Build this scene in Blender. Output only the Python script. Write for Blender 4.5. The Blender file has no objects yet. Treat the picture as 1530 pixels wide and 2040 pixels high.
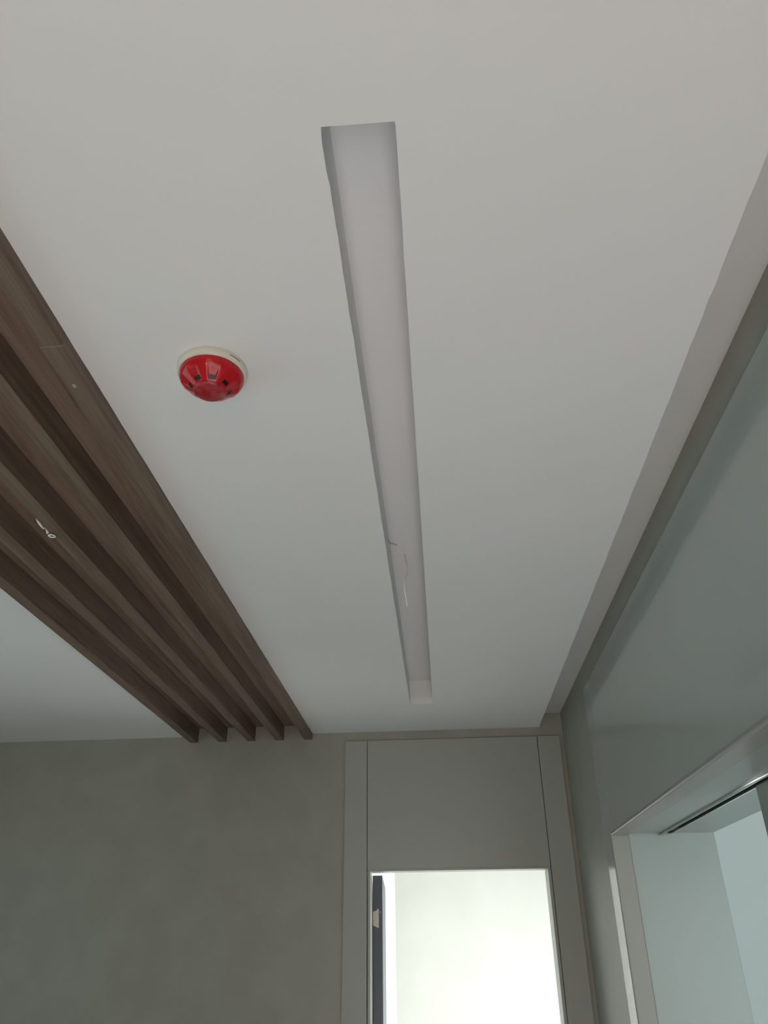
import bpy, bmesh, math, random
from mathutils import Matrix, Vector
random.seed(7)
S = bpy.context.scene
C = S.collection

# ------------------------------------------------------------------ camera
cam_d = bpy.data.cameras.new('camera'); cam = bpy.data.objects.new('camera', cam_d); C.objects.link(cam)
RT = Vector((0.997266, 0.073259, -0.009718)); DN = Vector((-0.045113, 0.499352, -0.865224)); FW = Vector((-0.058533, 0.863297, 0.501291))
cam.matrix_world = Matrix(((RT.x, -DN.x, -FW.x, 0.0), (RT.y, -DN.y, -FW.y, 0.0), (RT.z, -DN.z, -FW.z, 1.69), (0, 0, 0, 1)))
cam_d.sensor_fit = 'AUTO'; cam_d.sensor_width = 36.0
cam_d.lens = 1522.0 / 2040.0 * 36.0
cam_d.clip_start = 0.02; cam_d.clip_end = 100
S.camera = cam

# ------------------------------------------------------------------ world, daylight, exposure
W = bpy.data.worlds.new('world'); S.world = W; W.use_nodes = True
bg = W.node_tree.nodes['Background']; bg.inputs[0].default_value = (0.72, 0.86, 1.0, 1); bg.inputs[1].default_value = 0.08
S.view_settings.view_transform = 'Standard'; S.view_settings.look = 'None'
S.view_settings.gamma = 1.0; S.view_settings.use_curve_mapping = False
S.view_settings.exposure = 0.0

def area(name, loc, rot, sx, sy, power, col):
    d = bpy.data.lights.new(name, 'AREA'); d.shape = 'RECTANGLE'; d.size = sx; d.size_y = sy
    d.energy = power; d.color = col
    o = bpy.data.objects.new(name, d); C.objects.link(o); o.location = loc; o.rotation_euler = rot
    return o
H90 = math.pi / 2
# area lamps at unseen window openings, sized and tinted to balance the rooms' light
area('daylight_near_window', (-0.02, -2.93, 1.28), (H90, 0, 0), 1.3, 2.4, 18, (1.0, 0.66, 0.38))          # shines +Y
area('daylight_left_window', (-3.43, 1.0, 1.35), (0, -H90, 0), 2.3, 2.3, 20.4, (0.68, 1.0, 0.99))            # shines +X
area('daylight_back_room', (1.63, 5.45, 0.95), (0, H90, 0), 1.5, 1.8, 88, (0.97, 1.0, 1.0))                # shines -X
area('daylight_side_room', (2.2, 0.07, 1.4), (H90, 0, 0), 1.6, 1.6, 30, (0.89, 1.0, 0.99))                 # shines +Y
sun_d = bpy.data.lights.new('sun', 'SUN'); sun_d.energy = 33.0; sun_d.angle = math.radians(0.6); sun_d.color = (0.90, 0.915, 1.0)
sun = bpy.data.objects.new('sun', sun_d); C.objects.link(sun)
sun.rotation_euler = (math.radians(90 - 32), 0, math.radians(-1))       # low sun behind the viewer, falling on the floor through the near window

# ------------------------------------------------------------------ dimensions (metres)
HC = 2.70      # ceiling underside
D = 4.025      # plane of the wall with the doorway
R = 0.635      # plane of the wall on the right
XL, YN = -3.4, -2.9

# ------------------------------------------------------------------ helpers
def mesh_obj(name, bm, mat, parent=None, smooth=False):
    bmesh.ops.recalc_face_normals(bm, faces=bm.faces)
    me = bpy.data.meshes.new(name); bm.to_mesh(me); bm.free()
    if mat: me.materials.append(mat)
    if smooth:
        for p in me.polygons: p.use_smooth = True
    o = bpy.data.objects.new(name, me); C.objects.link(o)
    if parent:
        o.parent = parent
        bpy.context.view_layer.update()
        o.matrix_parent_inverse = parent.matrix_world.inverted()
    return o

def add_box(bm, x0, x1, y0, y1, z0, z1, bev=0.0, seg=2):
    vs = [bm.verts.new((x, y, z)) for x in (x0, x1) for y in (y0, y1) for z in (z0, z1)]
    idx = ((0, 1, 3, 2), (4, 6, 7, 5), (0, 4, 5, 1), (2, 3, 7, 6), (0, 2, 6, 4), (1, 5, 7, 3))
    fs = [bm.faces.new([vs[i] for i in f]) for f in idx]
    if bev > 0:
        es = list({e for f in fs for e in f.edges})
        bmesh.ops.bevel(bm, geom=es, offset=bev, segments=seg, profile=0.5, affect='EDGES')

def box(name, b, mat, parent=None, bev=0.0, seg=2):
    bm = bmesh.new(); add_box(bm, *b, bev=bev, seg=seg)
    return mesh_obj(name, bm, mat, parent)

def tag(o, label, cat, kind=None, group=None):
    o['label'] = label; o['category'] = cat
    if kind: o['kind'] = kind
    if group: o['group'] = group
    return o

def empty(name, loc):
    o = bpy.data.objects.new(name, None); C.objects.link(o); o.location = loc; o.empty_display_size = 0.1
    return o

def tube(bm, pts, rad, n=10, cap=True):
    pts = [Vector(p) for p in pts]
    rings = []
    for i, p in enumerate(pts):
        t = (pts[min(i + 1, len(pts) - 1)] - pts[max(i - 1, 0)]).normalized()
        a = t.cross(Vector((0.31, 0.17, 0.93)));
        if a.length < 1e-4: a = t.cross(Vector((1, 0, 0)))
        a.normalize(); b = t.cross(a)
        r = rad[i] if isinstance(rad, (list, tuple)) else rad
        rings.append([bm.verts.new(p + r * (math.cos(k * math.tau / n) * a + math.sin(k * math.tau / n) * b)) for k in range(n)])
    for i in range(len(rings) - 1):
        for k in range(n):
            bm.faces.new((rings[i][k], rings[i][(k + 1) % n], rings[i + 1][(k + 1) % n], rings[i + 1][k]))
    if cap:
        bm.faces.new(rings[0]); bm.faces.new(rings[-1])

def spline(pts, n=8):
    pts = [Vector(p) for p in pts]; out = []
    for i in range(len(pts) - 1):
        p0 = pts[max(i - 1, 0)]; p1 = pts[i]; p2 = pts[i + 1]; p3 = pts[min(i + 2, len(pts) - 1)]
        for k in range(n):
            t = k / n
            out.append(0.5 * ((2 * p1) + (p2 - p0) * t + (2 * p0 - 5 * p1 + 4 * p2 - p3) * t * t + (3 * p1 - p0 - 3 * p2 + p3) * t ** 3))
    out.append(pts[-1]); return out

# ------------------------------------------------------------------ materials
def mat_base(name, col, rough=0.5, spec=0.5, metal=0.0, coat=0.0, coat_rough=0.05):
    m = bpy.data.materials.new(name); m.use_nodes = True
    b = m.node_tree.nodes['Principled BSDF']
    b.inputs['Base Color'].default_value = (*col, 1); b.inputs['Roughness'].default_value = rough
    b.inputs['Metallic'].default_value = metal; b.inputs['Specular IOR Level'].default_value = spec
    b.inputs['Coat Weight'].default_value = coat; b.inputs['Coat Roughness'].default_value = coat_rough
    return m, m.node_tree, b

def noisy(name, c1, c2, scale, rough, spec=0.5, detail=4, stretch=(1, 1, 1), bump=0.0, bscale=60, coat=0.0, coat_rough=0.05, lo=0.35, hi=0.65):
    m, nt, b = mat_base(name, c1, rough, spec, 0, coat, coat_rough)
    tc = nt.nodes.new('ShaderNodeTexCoord'); mp = nt.nodes.new('ShaderNodeMapping'); mp.inputs['Scale'].default_value = stretch
    nt.links.new(tc.outputs['Object'], mp.inputs['Vector'])
    nz = nt.nodes.new('ShaderNodeTexNoise'); nz.inputs['Scale'].default_value = scale; nz.inputs['Detail'].default_value = detail
    nt.links.new(mp.outputs[0], nz.inputs['Vector'])
    cr = nt.nodes.new('ShaderNodeValToRGB')
    cr.color_ramp.elements[0].position = lo; cr.color_ramp.elements[0].color = (*c1, 1)
    cr.color_ramp.elements[1].position = hi; cr.color_ramp.elements[1].color = (*c2, 1)
    nt.links.new(nz.outputs['Fac'], cr.inputs['Fac']); nt.links.new(cr.outputs['Color'], b.inputs['Base Color'])
    if bump > 0:
        n2 = nt.nodes.new('ShaderNodeTexNoise'); n2.inputs['Scale'].default_value = bscale; n2.inputs['Detail'].default_value = 3
        nt.links.new(mp.outputs[0], n2.inputs['Vector'])
        bp = nt.nodes.new('ShaderNodeBump'); bp.inputs['Strength'].default_value = bump; bp.inputs['Distance'].default_value = 0.002
        nt.links.new(n2.outputs['Fac'], bp.inputs['Height']); nt.links.new(bp.outputs['Normal'], b.inputs['Normal'])
    return m

M = {}
M['ceil'] = noisy('white_ceiling_paint', (0.83, 0.82, 0.82), (0.845, 0.835, 0.835), 2.5, 0.75, 0.25, bump=0.03, bscale=90)
M['cove'] = noisy('cove_grey_white', (0.66, 0.655, 0.64), (0.68, 0.675, 0.66), 2.5, 0.8, 0.25)  # cove strip coloured greyer than the main ceiling
M['plaster'] = noisy('beige_grey_plaster', (0.325, 0.312, 0.272), (0.355, 0.342, 0.30), 6.0, 0.42, 0.5, detail=8, bump=0.12, bscale=25)
M['satin'] = noisy('beige_grey_satin_plaster', (0.325, 0.312, 0.272), (0.355, 0.342, 0.30), 6.0, 0.5, 1.0, detail=8, bump=0.1, bscale=25)
M['far_paint'] = noisy('pale_green_white_paint', (0.73, 0.75, 0.71), (0.78, 0.80, 0.755), 3.0, 0.8, 0.2, detail=6)
M['far_wall'] = noisy('pale_beige_mottled_plaster', (0.585, 0.595, 0.56), (0.61, 0.62, 0.588), 4.0, 0.8, 0.2, detail=7)
M['lacquer'] = noisy('grey_green_lacquer', (0.365, 0.37, 0.345), (0.375, 0.38, 0.355), 3.0, 0.32, 0.5)
M['gloss'] = noisy('glossy_grey_green_panel', (0.365, 0.39, 0.365), (0.375, 0.40, 0.375), 2.0, 0.22, 0.5, coat=0.6, coat_rough=0.06)
M['lining'] = noisy('pale_green_grey_lining', (0.33, 0.37, 0.355), (0.34, 0.38, 0.365), 2.0, 0.3, 0.5)
M['trim'] = mat_base('beige_grey_edge_trim', (0.30, 0.29, 0.265), 0.28, 0.5)[0]
M['side_paint'] = noisy('pale_blue_grey_paint', (0.60, 0.67, 0.66), (0.62, 0.69, 0.68), 2.0, 0.7, 0.3)
M['leaf'] = noisy('shaded_door_edge', (0.105, 0.125, 0.15), (0.115, 0.135, 0.16), 4.0, 0.4, 0.4)  # door grey darkened to slate: shade of the backlit edge in the colour
M['leaf2'] = noisy('grey_sliding_leaf', (0.23, 0.245, 0.235), (0.24, 0.255, 0.245), 4.0, 0.3, 0.5)
M['chrome'] = mat_base('polished_track_metal', (0.75, 0.76, 0.76), 0.14, 0.5, 1.0)[0]
M['black'] = mat_base('black_void', (0.008, 0.008, 0.01), 0.5, 0.3)[0]
M['hinge'] = mat_base('dull_nickel_hinge', (0.50, 0.49, 0.44), 0.4, 0.5, 0.5)[0]
M['cable'] = mat_base('white_cable_sheath', (0.90, 0.89, 0.86), 0.45, 0.4)[0]
M['base'] = mat_base('cream_plastic', (0.74, 0.71, 0.63), 0.35, 0.5)[0]
M['floor'] = noisy('pale_stone_floor', (0.46, 0.44, 0.40), (0.52, 0.50, 0.46), 3.0, 0.35, 0.4)
M['frame'] = mat_base('white_window_frame', (0.8, 0.8, 0.8), 0.4, 0.4)[0]

def wood(name, dark, mid, light):
    m, nt, b = mat_base(name, mid, 0.55, 0.35)
    tc = nt.nodes.new('ShaderNodeTexCoord'); mp = nt.nodes.new('ShaderNodeMapping'); mp.inputs['Scale'].default_value = (14, 0.75, 14)
    nt.links.new(tc.outputs['Object'], mp.inputs['Vector'])
    n1 = nt.nodes.new('ShaderNodeTexNoise'); n1.inputs['Scale'].default_value = 3.0; n1.inputs['Detail'].default_value = 7; n1.inputs['Distortion'].default_value = 0.6
    nt.links.new(mp.outputs[0], n1.inputs['Vector'])
    mp2 = nt.nodes.new('ShaderNodeMapping'); mp2.inputs['Scale'].default_value = (110, 2.2, 110)
    nt.links.new(tc.outputs['Object'], mp2.inputs['Vector'])
    n2 = nt.nodes.new('ShaderNodeTexNoise'); n2.inputs['Scale'].default_value = 3.0; n2.inputs['Detail'].default_value = 4
    nt.links.new(mp2.outputs[0], n2.inputs['Vector'])
    mx = nt.nodes.new('ShaderNodeMath'); mx.operation = 'MULTIPLY_ADD'; mx.inputs[1].default_value = 0.35
    nt.links.new(n2.outputs['Fac'], mx.inputs[0])
    sc = nt.nodes.new('ShaderNodeMath'); sc.operation = 'MULTIPLY'; sc.inputs[1].default_value = 0.65
    nt.links.new(n1.outputs['Fac'], sc.inputs[0]); nt.links.new(sc.outputs[0], mx.inputs[2])
    cr = nt.nodes.new('ShaderNodeValToRGB'); e = cr.color_ramp.elements
    e[0].position = 0.36; e[0].color = (*dark, 1); e[1].position = 0.64; e[1].color = (*light, 1)
    k = e.new(0.5); k.color = (*mid, 1)
    nt.links.new(mx.outputs[0], cr.inputs['Fac']); nt.links.new(cr.outputs['Color'], b.inputs['Base Color'])
    bp = nt.nodes.new('ShaderNodeBump'); bp.inputs['Strength'].default_value = 0.15; bp.inputs['Distance'].default_value = 0.001
    nt.links.new(n2.outputs['Fac'], bp.inputs['Height']); nt.links.new(bp.outputs['Normal'], b.inputs['Normal'])
    return m
M['wood'] = wood('walnut_veneer', (0.125, 0.085, 0.063), (0.182, 0.130, 0.099), (0.225, 0.168, 0.13))
M['wood2'] = wood('walnut_veneer_backing', (0.155, 0.106, 0.082), (0.22, 0.156, 0.121), (0.28, 0.206, 0.163))  # lighter copy of the walnut, offsets the shade between the slats

# ------------------------------------------------------------------ floor and upper slab
st = lambda o, l, c: tag(o, l, c, 'structure')
st(box('floor', (XL - 0.2, 3.2, YN - 0.2, 7.2, -0.1, 0.0), M['floor']), 'pale stone floor under the whole hall', 'floor')
st(box('ceiling_slab', (XL - 0.2, 3.2, YN - 0.2, 7.2, 2.92, 3.02), M['ceil']), 'unseen slab closing off light above the dropped white ceiling', 'ceiling')  # unseen slab added to stop light leaking in from above

# ------------------------------------------------------------------ dropped ceiling with the light slot
RX0, RX1, RY0, RY1, RZ = -0.1275, -0.022, 0.652, 3.533, 2.812
SX, CX = -0.662, 0.518
def jit(y, seed, amp):
    return amp * (math.sin(y * 23.1 + seed) * 0.35 + math.sin(y * 57.7 + seed * 2.3) * 0.3 + math.sin(y * 131.0 + seed * 3.1) * 0.35)
def build_ceiling():
    bm = bmesh.new()
    ys = [YN, -1.5, 0.0, 0.3] + [RY0 + (RY1 - RY0) * i / 120 for i in range(121)] + [RY1 + (D - RY1) * i / 20 for i in range(1, 21)]
    rows = []
    for y in ys:
        nick = 0.0016 if abs(y - 1.04) < 0.02 else 0.0
        nick2 = -0.0012 if abs(y - 0.70) < 0.035 else 0.0
        xs = (SX + jit(y, 5, 0.0006), RX0 + jit(y, 1, 0.0009) + nick2, RX1 + jit(y, 2, 0.0006), CX + jit(y, 3, 0.0011) - nick)
        rows.append((y, xs))
    top = HC + 0.2
    def q(*p):
        bm.faces.new([bm.verts.new(v) for v in p])
    for (ya, a), (yb, b) in zip(rows, rows[1:]):
        inrec = ya >= RY0 - 1e-6 and yb <= RY1 + 1e-6
        q((a[0], ya, HC), (a[1], ya, HC), (b[1], yb, HC), (b[0], yb, HC))
        q((a[2], ya, HC), (a[3], ya, HC), (b[3], yb, HC), (b[2], yb, HC))
        if inrec:
            q((a[1], ya, HC), (b[1], yb, HC), (RX0, yb, RZ), (RX0, ya, RZ))
            q((a[2], ya, HC), (RX1, ya, RZ), (RX1, yb, RZ), (b[2], yb, HC))
            q((RX0, ya, RZ), (RX1, ya, RZ), (RX1, yb, RZ), (RX0, yb, RZ))
        else:
            q((a[1], ya, HC), (a[2], ya, HC), (b[2], yb, HC), (b[1], yb, HC))
        q((a[0], ya, HC), (b[0], yb, HC), (b[0], yb, top), (a[0], ya, top))
        q((a[3], ya, HC), (a[3], ya, top), (b[3], yb, top), (b[3], yb, HC))
        q((a[0], ya, top), (b[0], yb, top), (b[3], yb, top), (a[3], ya, top))
    for y, xs in (rows[0], rows[-1]):
        q((xs[0], y, HC), (xs[3], y, HC), (xs[3], y, top), (xs[0], y, top))
    for yy in (RY0, RY1):
        xs = [r[1] for r in rows if abs(r[0] - yy) < 1e-6][0]
        q((xs[1], yy, HC), (xs[2], yy, HC), (RX1, yy, RZ), (RX0, yy, RZ))
    bmesh.ops.remove_doubles(bm, verts=bm.verts, dist=1e-5)
    return mesh_obj('ceiling', bm, M['ceil'])
st(build_ceiling(), 'white dropped ceiling with a long narrow unlit light slot', 'ceiling')
st(box('ceiling_left', (XL, -1.319, YN, D, HC, HC + 0.2), M['ceil']), 'white ceiling left of the wooden slats', 'ceiling')
st(box('ceiling_cove', (CX - 0.03, R + 0.02, YN, D, 2.771, 2.90), M['cove']), 'narrow raised ceiling strip in the gap along the right wall', 'ceiling')

# ------------------------------------------------------------------ walls
def wall_y(name, x0, x1, y0, y1, z1, hole, mat):
    """wall lying across Y with a rectangular opening (hx0,hx1,hz0,hz1)"""
    bm = bmesh.new()
    hx0, hx1, hz0, hz1 = hole
    add_box(bm, x0, hx0, y0, y1, 0, z1); add_box(bm, hx1, x1, y0, y1, 0, z1)
    add_box(bm, hx0, hx1, y0, y1, hz1, z1)
    if hz0 > 0: add_box(bm, hx0, hx1, y0, y1, 0, hz0)
    return mesh_obj(name, bm, mat)
def wall_x(name, x0, x1, y0, y1, z1, hole, mat):
    bm = bmesh.new()
    hy0, hy1, hz0, hz1 = hole
    add_box(bm, x0, x1, y0, hy0, 0, z1); add_box(bm, x0, x1, hy1, y1, 0, z1)
    add_box(bm, x0, x1, hy0, hy1, hz1, z1)
    if hz0 > 0: add_box(bm, x0, x1, hy0, hy1, 0, hz0)
    return mesh_obj(name, bm, mat)

DX0, DX1, DZ = -0.374, 0.5015, 2.045          # far doorway: inner edges of the casings, underside of the panel over it
st(wall_y('wall_back', XL, R, D, D + 0.13, 2.92, (DX0 - 0.004, DX1 + 0.004, 0, DZ), M['plaster']), 'mottled beige grey plaster wall around the far doorway', 'wall')
OY0, OY1, OZ, OX = 1.0, 3.122, 2.067, 1.0      # opening in the right wall
st(wall_x('wall_right', R, OX, YN, D + 0.13, 2.92, (OY0 - 0.02, OY1 + 0.02, 0, OZ + 0.03), M['satin']), 'beige grey plaster wall on the right with a wide opening', 'wall')
st(wall_x('wall_left', XL - 0.12, XL, YN, D + 0.13, 2.92, (-0.15, 2.15, 0.2, 2.5), M['plaster']), 'plaster wall with a window at the left end of the hall', 'wall')
st(wall_y('wall_near', XL - 0.12, OX, YN - 0.12, YN, 2.92, (-0.67, 0.63, 0.05, 2.5), M['plaster']), 'plaster wall with a window behind the viewer', 'wall')
# room behind the far doorway
FX0 = -0.418
st(box('wall_back_room_left', (FX0 - 0.1, FX0, D + 0.13, 7.0, 0, 2.92), M['far_paint']), 'bright white side wall inside the far room', 'wall')
st(box('wall_back_room_end', (FX0 - 0.1, 1.8, 7.0, 7.1, 0, 2.92), M['far_wall']), 'pale sunlit end wall seen through the far doorway', 'wall')
st(wall_x('wall_back_room_right', 1.7, 1.8, D + 0.13, 7.0, 2.92, (4.55, 6.35, 0.2, 1.7), M['far_paint']), 'side wall with the window that lights the far room', 'wall')
st(box('wall_back_room_front', (R, 1.7, D + 0.03, D + 0.13, 0, 2.92), M['far_paint']), 'front wall of the bright far room', 'wall')
# room behind the opening on the right
st(box('wall_side_room_end', (OX, 3.0, 3.42, 3.52, 0, 2.92), M['side_paint']), 'pale blue grey wall seen through the right opening', 'wall')
st(box('wall_side_room_right', (3.0, 3.1, 0.0, 3.52, 0, 2.92), M['side_paint']), 'far side wall of the room beyond the right opening', 'wall')
st(wall_y('wall_side_room_near', OX, 3.0, -0.06, 0.04, 2.92, (1.4, 3.0 - 0.001, 0.6, 2.2), M['side_paint']), 'window wall of the room beyond the right opening', 'wall')

def window_y(name, x0, x1, z0, z1, y, label):
    w = empty(name, ((x0 + x1) / 2, y, z0)); st(w, label, 'window')
    for b in ((x0, x1, y - .03, y + .03, z0, z0 + .05), (x0, x1, y - .03, y + .03, z1 - .05, z1), (x0, x0 + .05, y - .03, y + .03, z0, z1), (x1 - .05, x1, y - .03, y + .03, z0, z1), ((x0 + x1) / 2 - .03, (x0 + x1) / 2 + .03, y - .03, y + .03, z0, z1)):
        box('window_frame', b, M['frame'], w)
def window_x(name, y0, y1, z0, z1, x, label):
    w = empty(name, (x, (y0 + y1) / 2, z0)); st(w, label, 'window')
    for b in ((x - .03, x + .03, y0, y1, z0, z0 + .05), (x - .03, x + .03, y0, y1, z1 - .05, z1), (x - .03, x + .03, y0, y0 + .05, z0, z1), (x - .03, x + .03, y1 - .05, y1, z0, z1), (x - .03, x + .03, (y0 + y1) / 2 - .03, (y0 + y1) / 2 + .03, z0, z1)):
        box('window_frame', b, M['frame'], w)
window_y('window_1', -0.67, 0.63, 0.05, 2.5, YN - 0.08, 'wide two part window behind the viewer')
window_x('window_2', -0.15, 2.15, 0.2, 2.5, XL - 0.08, 'two part window in the left end wall')
window_x('window_3', 4.55, 6.35, 0.2, 1.7, 1.77, 'window of the bright far room')

# ------------------------------------------------------------------ far doorway
d1 = empty('door_1', ((DX0 + DX1) / 2, D, 0)); st(d1, 'tall grey door surround with open doorway to the bright room', 'door')
F0 = D - 0.014
def bx(name, b, mat, parent, bev=0.0015): return box(name, b, mat, parent, bev=bev)
bx('casing', (-0.4855, DX0, F0, D + 0.002, 0, 2.652), M['lacquer'], d1)
bx('casing', (DX1, 0.6125, F0, D + 0.002, 0, 2.652), M['lacquer'], d1)
bx('overdoor_panel', (DX0 + 0.0025, DX1 - 0.0025, F0 + 0.001, D + 0.002, DZ, 2.652), M['lacquer'], d1)
bx('gap_strip', (DX0 - 0.001, DX0 + 0.003, F0 + 0.008, D + 0.001, DZ, 2.651), M['black'], d1, 0)
bx('gap_strip', (DX1 - 0.003, DX1 + 0.001, F0 + 0.008, D + 0.001, DZ, 2.651), M['black'], d1, 0)
bx('head_lining', (DX0 + 0.004, DX1 - 0.004, F0 + 0.006, D + 0.08, DZ - 0.010, DZ + 0.0), M['lacquer'], d1, 0.001)
bx('jamb_lining', (DX1 - 0.0165, DX1 - 0.003, F0 + 0.004, D + 0.125, 0, DZ - 0.010), M['lacquer'], d1, 0.001)
bx('jamb_lining', (DX0 + 0.0035, DX0 + 0.0165, F0 + 0.004, D + 0.10, 0, DZ - 0.010), M['lacquer'], d1, 0.001)
# open leaf: hinged edge faces the hall
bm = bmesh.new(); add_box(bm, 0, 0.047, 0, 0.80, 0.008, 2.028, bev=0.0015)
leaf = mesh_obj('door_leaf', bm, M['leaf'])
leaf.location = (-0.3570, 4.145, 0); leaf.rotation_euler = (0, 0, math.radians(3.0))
bpy.context.view_layer.update()
leaf.parent = d1; leaf.matrix_parent_inverse = d1.matrix_world.inverted()
leaf['label'] = 'door leaf swung open, coloured dark for its backlit edge'
bm = bmesh.new()
pts = [(0.001, -0.001, 1.812), (0.027, -0.001, 1.800), (0.029, -0.001, 1.806), (0.029, -0.001, 1.878), (0.025, -0.001, 1.884), (0.018, -0.001, 1.874), (0.001, -0.001, 1.870)]
f = bm.faces.new([bm.verts.new(p) for p in pts]); ex = bmesh.ops.extrude_face_region(bm, geom=[f])
for v in ex['geom']:
    if isinstance(v, bmesh.types.BMVert): v.co.y -= 0.003
hg = mesh_obj('hinge', bm, M['hinge']); hg.parent = leaf; hg['label'] = 'dull nickel hinge plate'
bm = bmesh.new(); tube(bm, [(0.036, 0.0005, 1.868), (0.036, -0.0025, 1.868)], 0.0028, 10)
sc_ = mesh_obj('screw', bm, M['hinge']); sc_.parent = leaf

# ------------------------------------------------------------------ opening in the right wall
d2 = empty('door_2', (R, (OY0 + OY1) / 2, 0)); st(d2, 'wide glossy grey panelled opening with a sliding door on the right', 'door')
G = R - 0.012
PZ = 2.662
bx('casing', (G, R + 0.002, OY1 + 0.002, OY1 + 0.140, 0, PZ), M['gloss'], d2, 0.002)
bx('casing', (G, R + 0.002, OY0 - 0.14, OY0 - 0.002, 0, PZ), M['gloss'], d2, 0.002)
bx('overdoor_panel', (G, R + 0.002, OY0, OY1 - 0.001, OZ + 0.003, PZ), M['gloss'], d2, 0.002)
# rounded edge trim, 5 cm deep, then the lining
bx('edge_trim', (R - 0.014, R + 0.052, OY1 - 0.004, OY1 + 0.012, 0, OZ + 0.004), M['trim'], d2, 0.004)
bx('edge_trim', (R - 0.014, R + 0.052, OY0 - 0.012, OY0 + 0.004, 0, OZ + 0.004), M['trim'], d2, 0.004)
bx('head_trim', (R - 0.014, R + 0.050, OY0 + 0.004, OY1 - 0.004, OZ - 0.003, OZ + 0.012), M['trim'], d2, 0.005)
TX0, TX1 = 0.800, 0.832
bx('jamb_lining', (R + 0.052, OX - 0.001, OY1 + 0.001, OY1 + 0.018, 0, OZ + 0.006), M['lining'], d2, 0.002)
bx('jamb_lining', (R + 0.052, OX - 0.001, OY0 - 0.018, OY0 - 0.001, 0, OZ + 0.006), M['lining'], d2, 0.002)
bx('soffit', (R + 0.054, TX0, OY0, OY1 + 0.001, OZ + 0.003, OZ + 0.02), M['lining'], d2, 0.001)
bx('soffit', (TX1 + 0.012, OX - 0.001, OY0, OY1 + 0.001, OZ + 0.003, OZ + 0.02), M['lining'], d2, 0.001)
tr = bx('sliding_track', (TX0, TX1 + 0.012, OY0, OY1, OZ + 0.022, OZ + 0.028), M['black'], d2, 0)
bm = bmesh.new(); tube(bm, [(TX0 + 0.004, OY0 + 0.002, OZ + 0.001), (TX0 + 0.004, OY1 - 0.004, OZ + 0.001)], 0.0065, 16)
o = mesh_obj('track_rail', bm, M['chrome'], tr, True); o['label'] = 'polished rounded rail edge'
bx('track_lip', (TX1 + 0.006, TX1 + 0.0105, OY0 + 0.002, OY1 - 0.004, OZ - 0.001, OZ + 0.02), M['chrome'], tr, 0.0005)
bx('sliding_leaf', (TX1 - 0.012, TX1 + 0.030, OY0 - 0.0, 2.158, 0.01, OZ - 0.003), M['leaf2'], d2, 0.003)

# ------------------------------------------------------------------ wooden slat ceiling
sl = empty('slatted_panel', (-0.99, 2.0, 2.668)); tag(sl, 'walnut brown slatted ceiling panel between two white ceilings', 'slat panel')
SY0 = -0.6
BZ = 2.743
box('backing_panel', (-1.321, SX - 0.001, SY0, D - 0.001, BZ, BZ + 0.02), M['wood2'], sl)
SW, SZ = 0.043, 2.669
def slat(xc, y0, y1, dz=0.0):
    # each piece gets its own mesh so that the grain is not stretched
    bm = bmesh.new(); add_box(bm, -SW / 2, SW / 2, -(y1 - y0) / 2, (y1 - y0) / 2, 0, BZ - SZ - dz, bev=0.0012)
    me_o = mesh_obj('slat', bm, M['wood'])
    me_o.location = (xc, (y0 + y1) / 2, SZ + dz)
    bpy.context.view_layer.update()
    me_o.parent = sl; me_o.matrix_parent_inverse = sl.matrix_world.inverted()
    return me_o
xr = [-1.293, -1.1395, -0.9875, -0.8355]
slat(xr[0], SY0, D - 0.001); slat(xr[1], SY0, D - 0.001)
slat(xr[2], SY0 , D - 0.001)
slat(xr[3], SY0, 0.62); slat(xr[3], 0.621, D - 0.001)
x5 = SX - SW / 2 - 0.0005
slat(x5 + 0.0008, SY0, 1.0215, 0.0012); slat(x5, 1.0225, D - 0.001)
box('joint_line', (x5 - SW / 2 - 0.0, x5 + SW / 2 + 0.0012, 1.0213, 1.0229, SZ - 0.0004, SZ + 0.004), mat_base('pale_joint_edge', (0.27, 0.215, 0.175), 0.6)[0], sl)
# pale filler dab over a screw hole in the outer slat
bm = bmesh.new(); bmesh.ops.create_uvsphere(bm, u_segments=12, v_segments=6, radius=1)
for v in bm.verts: v.co = Vector((v.co.x * 0.004 - 0.688, v.co.y * 0.006 + 1.135, v.co.z * 0.0006 + SZ))
o = mesh_obj('filler_dab', bm, mat_base('pale_filler', (0.40, 0.35, 0.29), 0.7)[0], sl, True); o['label'] = 'pale filler spot'

# ------------------------------------------------------------------ red alarm beacon
det = empty('alarm_beacon', (-0.416, 1.1455, HC)); tag(det, 'red domed fire alarm beacon on a cream round base', 'alarm')
def lathe(bm, prof, n=64, fn=None):
    rings = []
    for j, (r, z) in enumerate(prof):
        ring = []
        for k in range(n):
            a = k * math.tau / n; rr = fn(r, z, a, j) if fn else r
            ring.append(bm.verts.new((rr * math.cos(a), rr * math.sin(a), z)))
        rings.append(ring)
    for i in range(len(rings) - 1):
        for k in range(n):
            bm.faces.new((rings[i][k], rings[i][(k + 1) % n], rings[i + 1][(k + 1) % n], rings[i + 1][k]))
    bm.faces.new(rings[0]); bm.faces.new(rings[-1])
def child(o, p):
    o.parent = p; return o
bm = bmesh.new()
lathe(bm, [(0.060, 0.0), (0.0680, 0.0), (0.0688, -0.002), (0.0688, -0.009), (0.0675, -0.0145), (0.0655, -0.0165), (0.058, -0.0165)])
bs = child(mesh_obj('base', bm, M['base'], None, True), det)
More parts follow.
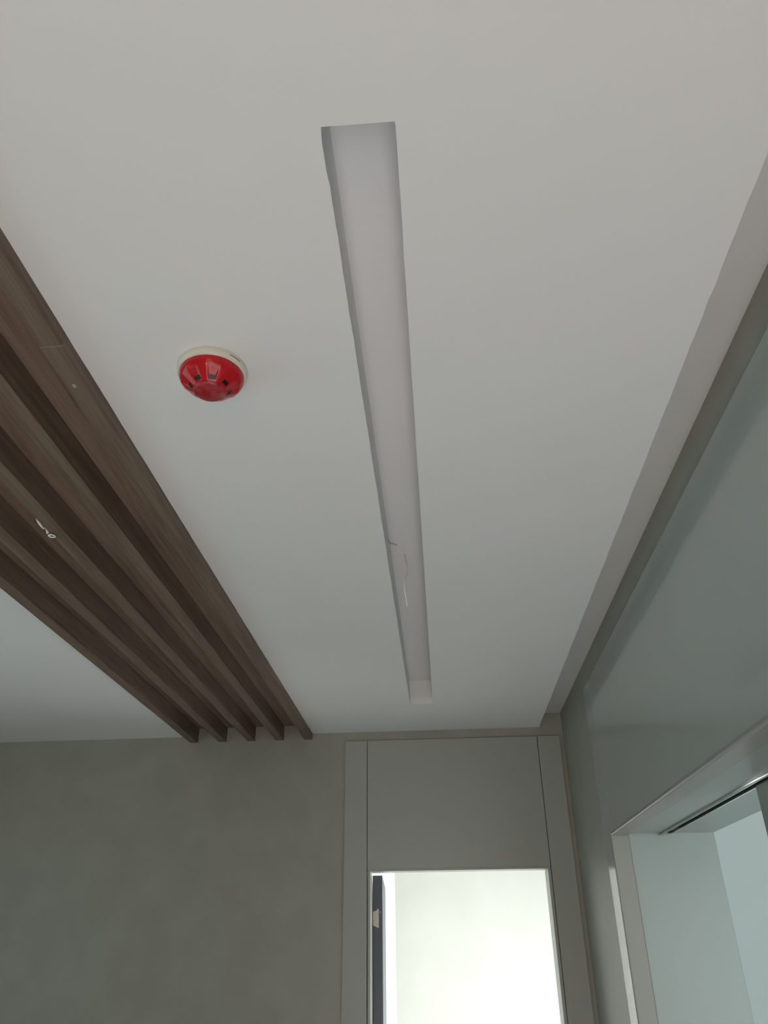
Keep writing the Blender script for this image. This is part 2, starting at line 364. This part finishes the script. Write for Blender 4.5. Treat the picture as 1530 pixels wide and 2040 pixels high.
# moulded mark on the rim
bm = bmesh.new(); last = None
for k in range(9):
    a = math.radians(-46 + k * 2.6)
    p = Vector((0.0689 * math.cos(a), 0.0689 * math.sin(a), -0.0095))
    if last is not None:
        bm.faces.new([bm.verts.new(v) for v in (last.copy(), p.copy(), p + Vector((0, 0, 0.0024)), last + Vector((0, 0, 0.0024)))])
    last = p
ex = bmesh.ops.extrude_face_region(bm, geom=list(bm.faces))
for v in ex['geom']:
    if isinstance(v, bmesh.types.BMVert): v.co.x *= 0.985; v.co.y *= 0.985
child(mesh_obj('rim_mark', bm, mat_base('grey_rim_mark', (0.25, 0.24, 0.22), 0.5)[0]), bs)

m, nt, b = mat_base('red_lens', (0.52, 0.010, 0.018), 0.16, 0.4, 0, 0.0, 0.03)
b.inputs['Subsurface Weight'].default_value = 0.15; b.inputs['Subsurface Radius'].default_value = (0.02, 0.002, 0.002); b.inputs['Subsurface Scale'].default_value = 0.3
M['red'] = m
M['red_dusty'] = noisy('dusty_red_lens', (0.36, 0.012, 0.022), (0.40, 0.055, 0.065), 75, 0.30, 0.5, detail=5, lo=0.42, hi=0.62)
ZS = lambda z: -0.0165 + (z + 0.0165) * 1.12          # depth of the dome below the base
prof = [(0.0615, -0.0150), (0.0630, -0.0165), (0.0634, -0.0190), (0.0624, -0.0245), (0.0602, -0.0290), (0.0568, -0.0330), (0.0520, -0.0368), (0.0468, -0.0402), (0.0422, -0.0430), (0.0385, -0.0455), (0.0350, -0.0482), (0.0320, -0.0500), (0.0300, -0.0510)]
prof = [(r, ZS(z)) for r, z in prof]
NW = 8; A0 = math.radians(-69)
def scal(r, z, a, j):
    if j < 4 or j > 11: return r
    w = max(0.0, math.cos((a - A0) * NW) + 0.15) ** 0.5
    return r - {4: 0.0006, 5: 0.0016, 6: 0.0026, 7: 0.0032, 8: 0.0032, 9: 0.0026, 10: 0.0014, 11: 0.0006}[j] * w
bm = bmesh.new(); lathe(bm, prof, 192, scal)
dm = child(mesh_obj('dome', bm, M['red'], None, True), det); dm['label'] = 'glossy red faceted dome'
capp = [(0.0310, -0.0500), (0.0318, -0.0512), (0.0300, -0.0526), (0.0255, -0.0546), (0.0190, -0.0564), (0.0110, -0.0577), (0.0020, -0.0582)]
capp = [(r, ZS(z)) for r, z in capp]
bm = bmesh.new(); lathe(bm, capp, 64)
child(mesh_obj('dome_cap', bm, M['red_dusty'], None, True), dm)
M['lens_black'] = mat_base('smoked_black_window', (0.02, 0.010, 0.010), 0.35, 0.4)[0]
for k in range(NW):
    a = A0 + k * math.tau / NW
    bm = bmesh.new()
    pr = [(0.0408, ZS(-0.0424)), (0.0376, ZS(-0.0450)), (0.0346, ZS(-0.0478))]
    rows = []
    for (r, z) in pr:
        rows.append([bm.verts.new((r + dx, wd, z + dz)) for wd, dx, dz in ((-0.0068, 0, 0), (0.0068, 0, 0), (0.0068, -0.004, 0.006), (-0.0068, -0.004, 0.006))])
    for q0, q1 in zip(rows, rows[1:]):
        for t in range(4): bm.faces.new((q0[t], q0[(t + 1) % 4], q1[(t + 1) % 4], q1[t]))
    bm.faces.new(rows[0]); bm.faces.new(rows[-1])
    o = child(mesh_obj('lens_window', bm, M['lens_black']), dm); o.rotation_euler = (0, 0, a)

# ------------------------------------------------------------------ loose wires
def wire(name, pts, rad, label, mat=None):
    bm = bmesh.new(); tube(bm, spline(pts), rad, 10)
    o = mesh_obj(name, bm, mat or M['cable'], None, True); tag(o, label, 'wire'); return o
wire('loose_wire', [(-0.0864, 2.2154, 2.813), (-0.0814, 2.1969, 2.78), (-0.077, 2.1875, 2.745), (-0.0813, 2.1545, 2.7), (-0.0851, 2.1371, 2.665), (-0.0818, 2.1338, 2.635), (-0.0769, 2.141, 2.6)], 0.0025, 'loose white wire hanging in a curve from the light slot')
wire('wire_stub', [(-0.1290, 2.040, 2.787), (-0.1270, 2.060, 2.785), (-0.122, 2.069, 2.780), (-0.1167, 2.0684, 2.778), (-0.1017, 2.074, 2.775)], 0.0021, 'short wire stub, greyed as shaded, poking from the left side of the light slot', mat_base('shaded_cable_sheath', (0.42, 0.40, 0.39), 0.5)[0])  # stub colour greyed to carry the shade inside the slot
ck = empty('cable_end', (-1.009, 1.70, SZ)); tag(ck, 'short white cable end with a ring terminal at a wooden slat', 'cable')
def ckp(name, pts, rad, mat):
    bm = bmesh.new(); tube(bm, spline(pts), rad, 8); return mesh_obj(name, bm, mat, ck, True)
ckp('cord', [(-1.0115, 1.640, 2.682), (-1.0105, 1.655, 2.670), (-1.0085, 1.672, 2.665), (-1.0105, 1.688, 2.668), (-1.0125, 1.700, 2.676), (-1.011, 1.706, 2.672), (-1.010, 1.712, 2.664)], 0.0032, M['cable'])
bm = bmesh.new()
ring = [(-1.003 + 0.0075 * math.cos(t), 1.722 + 0.0075 * math.sin(t), 2.662) for t in [i * math.tau / 20 for i in range(20)]]
vr = []
for i in range(20):
    c = Vector(ring[i]); ra = (c - Vector((-1.003, 1.722, 2.662))).normalized()
    vr.append([bm.verts.new(c + 0.003 * math.cos(q) * ra + Vector((0, 0, 0.0015 * math.sin(q)))) for q in [k * math.tau / 6 for k in range(6)]])
for i in range(20):
    for k in range(6):
        bm.faces.new((vr[i][k], vr[i][(k + 1) % 6], vr[(i + 1) % 20][(k + 1) % 6], vr[(i + 1) % 20][k]))
mesh_obj('ring_terminal', bm, M['cable'], ck, True)
